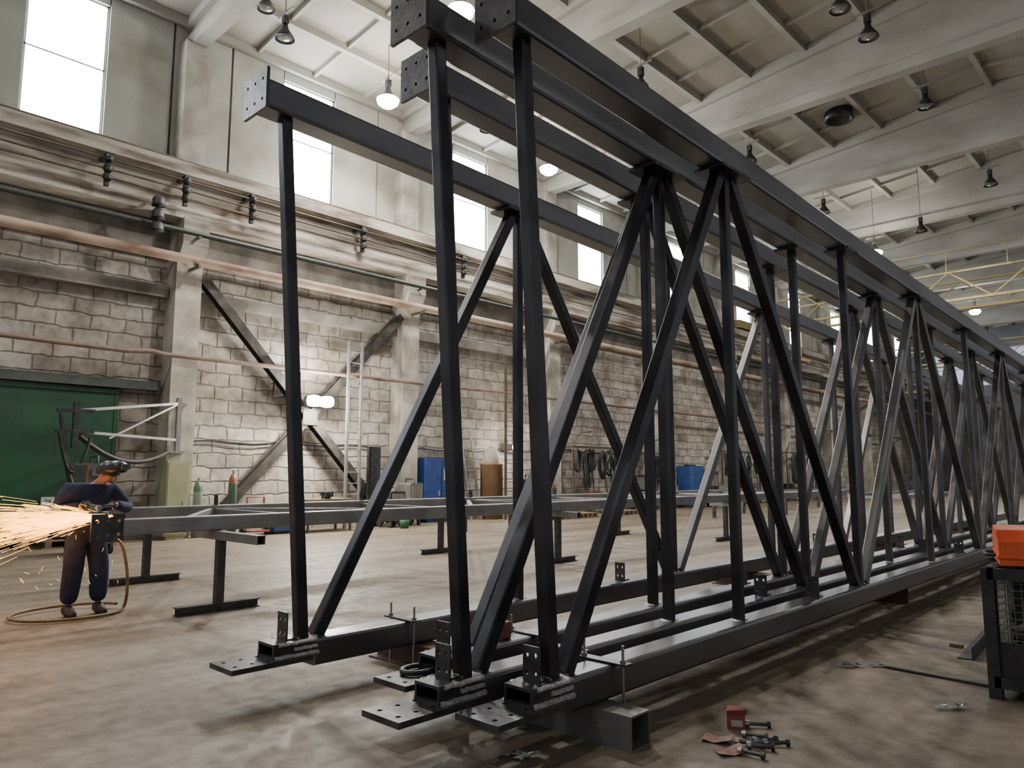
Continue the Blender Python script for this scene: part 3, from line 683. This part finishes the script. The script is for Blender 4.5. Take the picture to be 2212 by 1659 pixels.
# ================= flat truss on stands =================
XN,XF=-8.9,-11.95; zc=1.02
r=thing('flat_steel_truss','long grey steel truss lying flat on stands, its end being ground','truss',(-10.4,3,.93))
obj('chord',MB().ext(rrect(.16,.18,.02),(XN,3.08,zc),(XN,25,zc)),steel_light,r,'near grey chord')
obj('chord',MB().ext(rrect(.16,.18,.02),(XF,2.75,zc),(XF,25,zc)),steel_light,r,'far grey chord')
obj('flange_plate',MB().holes((XN+.02,2.93,zc),(0,1,0),(0,0,1),.34,.3,.025,3,2,.02),steel_plate,r)
obj('end_plate',MB().holes((XF,2.735,zc+.01),(1,0,0),(0,0,1),.2,.2,.025,2,2,.02),steel_plate,r)
ys=[5.55+2.85*k for k in range(7)]
for i,y in enumerate(ys):
    obj('cross_member',MB().ext(rrect(.07,.07,.01),(XN-.08,y,zc),(XF+.08,y,zc)),steel_light,r)
    py=3.7 if i==0 else ys[i-1]+.12
    a,b=((XN-.08,py,zc),(XF+.08,y-.12,zc)) if i%2==0 else ((XF+.08,py,zc),(XN-.08,y-.12,zc))
    obj('diagonal',MB().ext(rrect(.08,.08,.01),a,b),steel_light,r)
    obj('bolt_tab',MB().holes((XF+.02,y,zc+.17),(1,0,0),(0,0,1),.12,.16,.012,2,2,.012),steel_plate,r)
def stand(x,y,x0,x1,label):
    t=thing('trestle_stand',label,'stand',(x,y,0),'steel stands under the flat truss')
    obj('foot',MB().ext(ibeam(.12,.1,.012,.01),(x,y-.5,.05),(x,y+.5,.05)),steel_plate,t)
    obj('upright',MB().ext(rrect(.1,.1,.01),(x,y,.1),(x,y,.83)),steel_plate,t)
    obj('top_bar',MB().hollow((x0,y,.879),(x1,y,.879),.1,.1,.008),steel_light,t)
stand(-8.72,4.14,-9.3,-7.75,'steel stand with sideways bar under the near chord, closest to the worker')
stand(-11.75,4.44,-12.3,-11.4,'steel stand under the far chord, behind the worker')
stand(-11.75,10.25,-12.3,-11.4,'second steel stand under the far chord, seen between truss posts')
stand(-11.75,16.5,-12.3,-11.4,'third steel stand under the far chord, farther down the hall')
stand(-8.9,10.6,-9.3,-8.4,'second steel stand under the near chord, behind the diagonals')
stand(-8.9,17.0,-9.3,-8.4,'third steel stand under the near chord, far along')
for j,(x0,y0,L,lab) in enumerate(((-15.6,14,12,'long low steel frame between the flat truss and the left wall'),(-14.6,29,9,'low steel frame on the far floor behind the flat truss'),(-9.6,27.5,9,'low steel frame on the far floor between flat truss and upright trusses'))):
    t=thing('low_steel_frame',lab,'steel frame',(x0,y0,0),'low steel frames on the far floor')
    m=MB(); m.bar((x0,y0,.85),(x0,y0+L,.85),.14); m.bar((x0+1.8,y0,.85),(x0+1.8,y0+L,.85),.14)
    obj('side_rail',m,steel_light,t); m=MB()
    for k in range(5): m.bar((x0,y0+k*L/4,.82),(x0+1.8,y0+k*L/4,.82),.09)
    obj('crossbar',m,steel_light,t)
    for k in (0,1):
        for xx in (x0,x0+1.8): obj('leg',MB().bar((xx,y0+.5+k*(L-1),0),(xx,y0+.5+k*(L-1),.8),.1),steel_plate,t)

# ================= right: crate and box =================
t=thing('mesh_crate','black wire mesh crate full of scrap at the right edge','crate',(-.8,6.95,0))
x0,x1,y0,y1,h=-1.30,-.20,6.45,7.3,.92
m=MB()
for x in (x0,x1):
    for y in (y0,y1): m.bar((x,y,0),(x,y,h),.08)
for z in (.12,h-.04):
    m.bar((x0,y0,z),(x1,y0,z),.08);m.bar((x0,y1,z),(x1,y1,z),.08);m.bar((x0,y0,z),(x0,y1,z),.08);m.bar((x1,y0,z),(x1,y1,z),.08)
m.bx(x0,x1,y0-.01,y0+.01,.1,.4)
obj('frame',m,black,t)
m=MB()
for k in range(1,22): x=x0+k*.05; m.cyl((x,y0,.12),(x,y0,h),.003,n=4)
for k in range(1,17): y=y0+k*.05; m.cyl((x0,y,.12),(x0,y,h),.003,n=4)
for k in range(1,16): z=.12+k*.05; m.cyl((x0,y0,z),(x1,y0,z),.003,n=4); m.cyl((x0,y0,z),(x0,y1,z),.003,n=4)
obj('wire_mesh',m,rod_m,t)
obj('floor_tray',MB().bx(x0,x1,y0,y1,.1,.13),black,t)
obj('liner',MB().bx(x0+.1,x1-.05,y0+.3,y1-.05,.13,.84),black,t)
m=MB()
for k in range(130):
    c=V((random.uniform(x0+.12,x1-.12),random.uniform(y0+.1,y0+.5),random.uniform(.18,.8))); dd=V((random.uniform(-1,1),random.uniform(-1,1),random.uniform(-.5,.5))).normalized()*random.uniform(.04,.09)
    m.bar(c-dd,c+dd,random.uniform(.04,.14),random.uniform(.02,.1))
tag(obj('scrap_pieces',m,M('dark_scrap',(.015,.015,.016),(.05,.045,.04),.6,.4,6)),'dark metal offcuts heaped inside the mesh crate','scrap',kind='stuff')
t=thing('tool_case','orange red plastic case lying tilted on top of the mesh crate','case',(-.9,6.9,.93))
R=Matrix.Rotation(radians(14),3,'Z'); c=V((-.86,6.87,0))
m=MB(); pr=[(-.31,-.09),(.31,-.09),(.31,.08),(.2,.16),(-.12,.18),(-.31,.07)]
m.ext(pr,c+R@V((-.45,0,1.03)),c+R@V((.45,0,1.05))); obj('shell',m,org,t)
obj('rim',MB().ext(rrect(.64,.03,.01),c+R@V((-.46,0,1.0)),c+R@V((.46,0,1.0))),org,t)
obj('handle',MB().path([c+R@V((-.46,-.12,1.0)),c+R@V((-.52,-.1,1.0)),c+R@V((-.52,.1,1.0)),c+R@V((-.46,.12,1.0))],.014),black,t)
a=onZ(2140,1350,.05); b=onZ(2085,1412,.05)
tag(obj('steel_offcut',MB().ext([(-.06,-.05),(.06,-.05),(.06,-.04),(-.05,-.04),(-.05,.06),(-.06,.06)],a,b),black),'dark angle steel offcut leaning toward the crate','steel offcut')
a=onZ(2052,1392,.016);b=onZ(2080,1396,.016)
tag(obj('wood_batten',MB().ext(rrect(.05,.03,.004),a,b),wood),'small wooden batten on the floor left of the crate','batten')
a=onZ(1912,1440,.012);b=onZ(2138,1482,.012)
tag(obj('steel_rod',MB().cyl(a,b,.011,n=8),black),'thin black rod lying on the floor toward the crate','rod')
def film(u,v,w,lab,seed):
    random.seed(seed); c=onZ(u,v,.012); m=MB(); n=9; vs=[]
    for i in range(n):
        for j in range(5): vs.append(c+V(((i/(n-1)-.5)*w*.75+random.uniform(-.02,.02),(i/(n-1)-.5)*w*.7+(j-2)*.022+random.uniform(-.015,.015),abs(random.gauss(0,.012)))))
    m.add(vs,[(i*5+j,i*5+j+1,(i+1)*5+j+1,(i+1)*5+j) for i in range(n-1) for j in range(4) if random.random()>.2])
    tag(obj('plastic_scrap',m,plastic_m,recalc=False),lab,'plastic scrap',None)
film(1110,1632,.25,'crumpled clear plastic scrap on the floor near the bottom edge',1)
film(1865,1437,.45,'long strip of clear plastic on the floor beside the thin rod',2)
film(2055,1527,.2,'small clear plastic scrap on the floor in front of the crate',3)
random.seed(11)
c=onZ(1590,1572,0)
t=thing('bolt_box','small red cardboard box with torn top and white label among bolts','box',c)
Rb=Matrix.Rotation(.5,3,'Z')
m=MB(); mm=[c+Rb@V((a,b,z)) for a in (-.055,.055) for b in (-.045,.045) for z in (0,.085)]
m.add(mm,[(0,1,3,2),(4,6,7,5),(0,4,5,1),(2,3,7,6),(0,2,6,4)]); obj('carton',m,red,t)
obj('flap',MB().add([c+Rb@V(p) for p in ((-.055,-.045,.085),(.055,-.045,.085),(.07,-.06,.13),(-.05,-.07,.12))],[(0,1,2,3)]).add([c+Rb@V(p) for p in ((-.055,.045,.085),(.055,.045,.085),(.06,.08,.11),(-.05,.09,.11))],[(0,1,2,3)]),red,t)
obj('label_sticker',MB().add([c+Rb@V(p) for p in ((-.03,-.047,.02),(.04,-.047,.02),(.04,-.047,.06),(-.03,-.047,.06))],[(0,1,2,3)]),conc_w,t)
for (u,v,rz,lab) in ((1548,1600,.2,'flattened reddish cardboard piece left of the bolts'),(1578,1626,.9,'torn pale red card with crumpled edge under the bolt heap')):
    c=onZ(u,v,.0);R2=Matrix.Rotation(rz,3,'Z')
    vs=[c+R2@V((x*.085,y*.06,.006+.012*((x*y)%2==1)+(.014 if x==1 else 0))) for x in (-1,0,1) for y in (-1,0,1)]
    tag(obj('torn_card',MB().add(vs,[(0,1,4,3),(1,2,5,4),(3,4,7,6),(4,5,8,7)]),M('card%d'%u,(.24,.10,.08),(.33,.22,.18),.8,0,12),recalc=False),lab,'card')
bl=[(1630,1588,.3),(1652,1598,.9),(1642,1612,.5),(1676,1604,.75),(1616,1604,.4),(1636,1564,.6),(1622,1626,.1)]
bn=['bolt lying above the heap beside the red box','second bolt of the heap, pointing away','middle bolt of the heap on the floor','rightmost bolt of the heap on the floor','bolt at the lower edge of the heap','bolt standing out right behind the red box','bolt nearest the torn red card']
for (u,v,rz),lab in zip(bl,bn):
    c=onZ(u,v,.022); dd=V((cos(rz),sin(rz),.0))
    t=thing('steel_bolt',lab,'bolt',c,'loose bolts on the floor')
    obj('shank',MB().cyl(c-dd*.08,c+dd*.06,.011,n=10),steel_plate,t)
    obj('head',MB().cyl(c+dd*.06,c+dd*.08,.021,n=6),steel_plate,t); obj('nut',MB().cyl(c-dd*.075,c-dd*.05,.02,n=6),zinc,t)

# ================= worker =================
P0=V((-9.60,2.95,0)); fw_=V((1,.10,0)).normalized(); lf=V((-fw_.y,fw_.x,0))
def W(a,b,z): return P0+fw_*a+lf*b+V((0,0,z))
def skin(name,pts,edges,mat,parent=None,label=None,sub=2):
    og=worigin(parent) if parent else P0
    me=bpy.data.meshes.new(name); me.from_pydata([p[0]-og for p in pts],edges,[])
    o=bpy.data.objects.new(name,me); COL.objects.link(o)
    mod=o.modifiers.new('s','SKIN'); mod.use_smooth_shade=True
    sv=me.skin_vertices[0].data
    for i,p in enumerate(pts):
        r_=p[1]; sv[i].radius=r_ if isinstance(r_,tuple) else (r_,r_)
        sv[i].use_root=(i==0)
    s2=o.modifiers.new('b','SUBSURF'); s2.levels=sub; s2.render_levels=sub
    bpy.context.view_layer.update()
    dg=bpy.context.evaluated_depsgraph_get()
    nm=bpy.data.meshes.new_from_object(o.evaluated_get(dg))
    for p in nm.polygons: p.use_smooth=True
    o.modifiers.clear(); o.data=nm; nm.materials.clear(); nm.materials.append(mat)
    if parent: o.parent=parent
    else: o.location=P0
    if label:o['label']=label
    return o
gr0=V((-9.24,2.84,1.24)); gr1=V((-9.02,2.86,1.235)); gdir=(gr1-gr0).normalized()
hdp=gr1+gdir*.03
pel=W(-.03,0,.95); wst=W(-.03,0,1.11); che=W(-.01,.02,1.31); nkb=W(.03,.06,1.475); nk=W(.07,.10,1.535); hd=W(.12,.14,1.61); ht=W(.13,.14,1.675)
shL=W(.02,.25,1.425); shR=W(-.01,-.20,1.425); elL=W(.16,.38,1.20); elR=W(.0,-.37,1.19); wrL=hdp+V((-.13,.2,.03)); wrR=gr0+V((-.08,-.03,.01))
hpL=W(-.03,.10,.90); hpR=W(-.03,-.10,.90); knL=W(.03,.15,.5); knR=W(.01,-.13,.5); anL=W(.0,.17,.1); anR=W(-.03,-.15,.1)
body=skin('person',[(pel,.12),(wst,.11),(che,.13),(nkb,.065),(nk,.052),(hd,(.08,.093)),(ht,.072),(shL,.06),(elL,.042),(wrL,.03),(shR,.06),(elR,.042),(wrR,.03),(hpL,.07),(knL,.045),(anL,.03),(hpR,.07),(knR,.045),(anR,.03),(W(.19,.155,1.55),.032)],
 [(0,1),(1,2),(2,3),(3,4),(4,5),(5,6),(2,7),(7,8),(8,9),(2,10),(10,11),(11,12),(0,13),(13,14),(14,15),(0,16),(16,17),(17,18),(5,19)],skin_m)
tag(body,'worker in navy and orange coveralls leaning over a grinder, dark mask raised','person')
cuL=elL.lerp(wrL,.92); cuR=elR.lerp(wrR,.92)
skin('coveralls',[(pel,(.175,.165)),(wst,.165),(che,(.18,.18)),(W(.03,.05,1.45),.085),(shL,.095),(elL,.075),(cuL,.055),(shR,.095),(elR,.075),(cuR,.055),(hpL,.13),(knL,.112),(W(0,.165,.12),.098),(hpR,.13),(knR,.112),(W(-.03,-.148,.12),.098)],
 [(0,1),(1,2),(2,3),(2,4),(4,5),(5,6),(2,7),(7,8),(8,9),(0,10),(10,11),(11,12),(0,13),(13,14),(14,15)],navy,body)
skin('shoulder_yoke',[(W(-.005,.03,1.405),(.09,.09)),(W(.015,.16,1.43),.09),(W(.03,.275,1.395),.092),(W(-.01,-.12,1.425),.09),(W(-.02,-.23,1.395),.092)],[(0,1),(1,2),(0,3),(3,4)],orgcloth,body,'orange shoulder panel')
for an in (W(0,.17,0),W(-.03,-.15,0)):
    skin('boot',[(an+V((0,0,.14)),.06),(an+V((0,0,.055)),.055),(an+fw_*.1+V((0,0,.045)),.048),(an+fw_*.2+V((0,0,.038)),.038),(an-fw_*.05+V((0,0,.05)),.045)],[(0,1),(1,2),(2,3),(1,4)],boot_m,body)
def glove(wr,dirv,side,up):
    d=dirv.normalized(); s=side.normalized(); n=up.normalized()
    palm=wr+d*.06
    pts=[(wr,.034),(palm,(.042,.03))]; ed=[(0,1)]
    for k,L in enumerate((.075,.085,.08,.062)):
        off=s*(-.033+.022*k); i=len(pts)
        pts+=[(palm+off*.9+d*.035,.0125),(palm+off*1.15+d*(.035+L*.5),.0115),(palm+off*1.15+d*(.03+L*.62)-n*.035,.0105),(palm+off*1.1+d*(.01+L*.4)-n*.055,.0095)]
        ed+=[(1,i),(i,i+1),(i+1,i+2),(i+2,i+3)]
    i=len(pts); pts+=[(wr+d*.035-s*.04,.014),(wr+d*.065-s*.06-n*.02,.0125),(wr+d*.09-s*.05-n*.045,.011)]; ed+=[(0,i),(i,i+1),(i+1,i+2)]
    skin('glove',pts,ed,glove_m,body,None,1)
glove(wrR+V((0,0,.03)),V((.9,.2,-.1)),V((0,1,0)),ZA); glove(wrL,V((.6,-.7,-.05)),V((.7,.6,0)),ZA)
hc=W(.12,.14,1.615)
Hf=(fw_+lf*.45).normalized(); Hl=V((-Hf.y,Hf.x,0))
HB=Matrix((Hf,Hl,ZA)).transposed()
Rh=HB@Matrix.Rotation(radians(28),3,'Y')
def H(a,b,c_): return hc+Rh@V((a,b,c_))
def ell(m,c0,rx,ry,rz,R,n=14,k=8,lo=-pi/2,hi=pi/2):
    vs=[]
    for i in range(k+1):
        ph=lo+(hi-lo)*i/k
        for j in range(n):
            th=2*pi*j/n; vs.append(c0+R@V((rx*cos(ph)*cos(th),ry*cos(ph)*sin(th),rz*sin(ph))))
    return m.add(vs,[(i*n+j,i*n+(j+1)%n,(i+1)*n+(j+1)%n,(i+1)*n+j) for i in range(k) for j in range(n)],True)
obj('nose',ell(MB(),H(.098,0,-.02),.02,.014,.026,Rh),skin_m,body)
for s in (-1,1):
    obj('ear',ell(MB(),H(-.005,s*.083,-.015),.022,.012,.034,Rh),skin_m,body)
    obj('eye',ell(MB(),H(.082,s*.033,.012),.013,.014,.01,Rh),black,body)
obj('mouth',ell(MB(),H(.083,0,-.062),.012,.026,.006,Rh),red,body)
obj('hair',ell(MB(),H(-.02,0,.02),.092,.09,.098,Rh,16,8,-.5,pi/2),M('dark_hair',(.03,.022,.016),None,.7),body)
Rm=HB@Matrix.Rotation(radians(8),3,'Y')
mask_m=M('mask_plastic',(.018,.019,.024),(.03,.031,.036),.3,0,6)
mk=MB()
ell(mk,hc+V((0,0,.03)),.14,.125,.12,Rm,20,8,-.35,pi/2)
mo=obj('welding_mask',mk,mask_m,body,'dark welding mask raised on the head')
Rs=HB@Matrix.Rotation(radians(-8),3,'Y')
mk=MB(); ell(mk,hc+V((0,0,.055))+Hf*.08,.17,.125,.095,Rs,20,8,-.6,pi/2)
obj('face_shield',mk,mask_m,mo)
q=hc+V((0,0,.075))+Hf*.225
obj('visor',MB().ext(rrect(.13,.06,.01),q,q+Hf*.02),M('visor_glass',(.10,.12,.11),None,.1),mo)
t=thing('angle_grinder','dark angle grinder held by the worker against the plate','grinder',gr0)
obj('motor_body',MB().cyl(gr0,gr1,.033,.03,14).cyl(gr0-gdir*.07,gr0,.024,.033,14),M('grinder_teal',(.02,.05,.06),None,.4),t)
obj('gear_head',MB().cyl(gr1,hdp+gdir*.03,.032,.026,12).cyl(hdp+V((0,0,-.05)),hdp+V((0,0,.03)),.027,n=12),zinc,t)
obj('disc',MB().cyl(hdp+V((0,0,-.060)),hdp+V((0,0,-.056)),.10,n=28),rail_m,t)
obj('guard',MB().lathe([(.06,-.035),(.1,-.04),(.102,-.055)],hdp,24),steel_plate,t)
obj('side_handle',MB().cyl(hdp,hdp+V((0,.13,.0)),.014,n=10),black,t)
pts=[W(-.1,.2,.98),W(.05,.36,.8),W(.12,.42,.5),W(.12,.44,.2),W(.05,.44,.03)]
cc=W(-.1,-.12,.022)
for q in range(0,20):
    a=.9-q*.29; pts.append(cc+V((.45*cos(a),.56*sin(a),.0+.002*q)))
sp=[]
for i in range(len(pts)-1):
    p0=pts[max(i-1,0)];p1=pts[i];p2=pts[i+1];p3=pts[min(i+2,len(pts)-1)]
    for k in range(4):
        t_=k/4; sp.append(.5*((2*p1)+(p2-p0)*t_+(2*p0-5*p1+4*p2-p3)*t_**2+(3*p1-p0-3*p2+p3)*t_**3))
tag(obj('air_hose',MB().path(sp,.018,8),hose_m),'yellow brown hose hanging beside the worker and coiled around the boots','hose')
sm_=MB(); so=V((-8.83,2.98,1.15)); base=V((-.68,-.73,-.04))
for k in range(1150):
    w_=.05+.08*random.random()
    d=(base+V((random.gauss(0,w_)+.03,random.gauss(0,w_),random.gauss(0,.10)))).normalized()
    s_=abs(random.gauss(0,.85))+.02
    if s_>2.1: continue
    p=so+d*s_-V((0,0,.05*s_*s_)); L=random.uniform(.08,.42)*min(1,.35+s_)
    d2=(d-V((0,0,.1*s_))).normalized(); rr=random.uniform(.0010,.0021)
    sm_.ext([(-rr,-rr),(rr,-rr),(0,rr)],p,p+d2*L)
for k in range(30):
    q=so+V((random.uniform(-.9,.05),random.uniform(-.9,.2),-random.uniform(.1,.8))); dd=V((random.gauss(0,1),random.gauss(0,1),-1)).normalized()*.05
    sm_.ext([(-.0012,-.0012),(.0012,-.0012),(0,.0012)],q,q+dd)
tag(obj('sparks',sm_,spark_m),'glowing orange sparks flying left from the grinder','sparks',kind='stuff')

# ================= world, camera =================
w=bpy.data.worlds.new('World'); bpy.context.scene.world=w; w.use_nodes=True
w.node_tree.nodes['Background'].inputs[0].default_value=(.93,.95,1,1); w.node_tree.nodes['Background'].inputs[1].default_value=.45
cd=bpy.data.cameras.new('Camera'); cam=bpy.data.objects.new('Camera',cd); COL.objects.link(cam)
cd.sensor_width=36; cd.lens=36*F/2212; cd.clip_end=300
cam.location=(0,0,CH); cam.rotation_euler=(pi/2+PIT,0,YAW)
bpy.context.scene.camera=cam
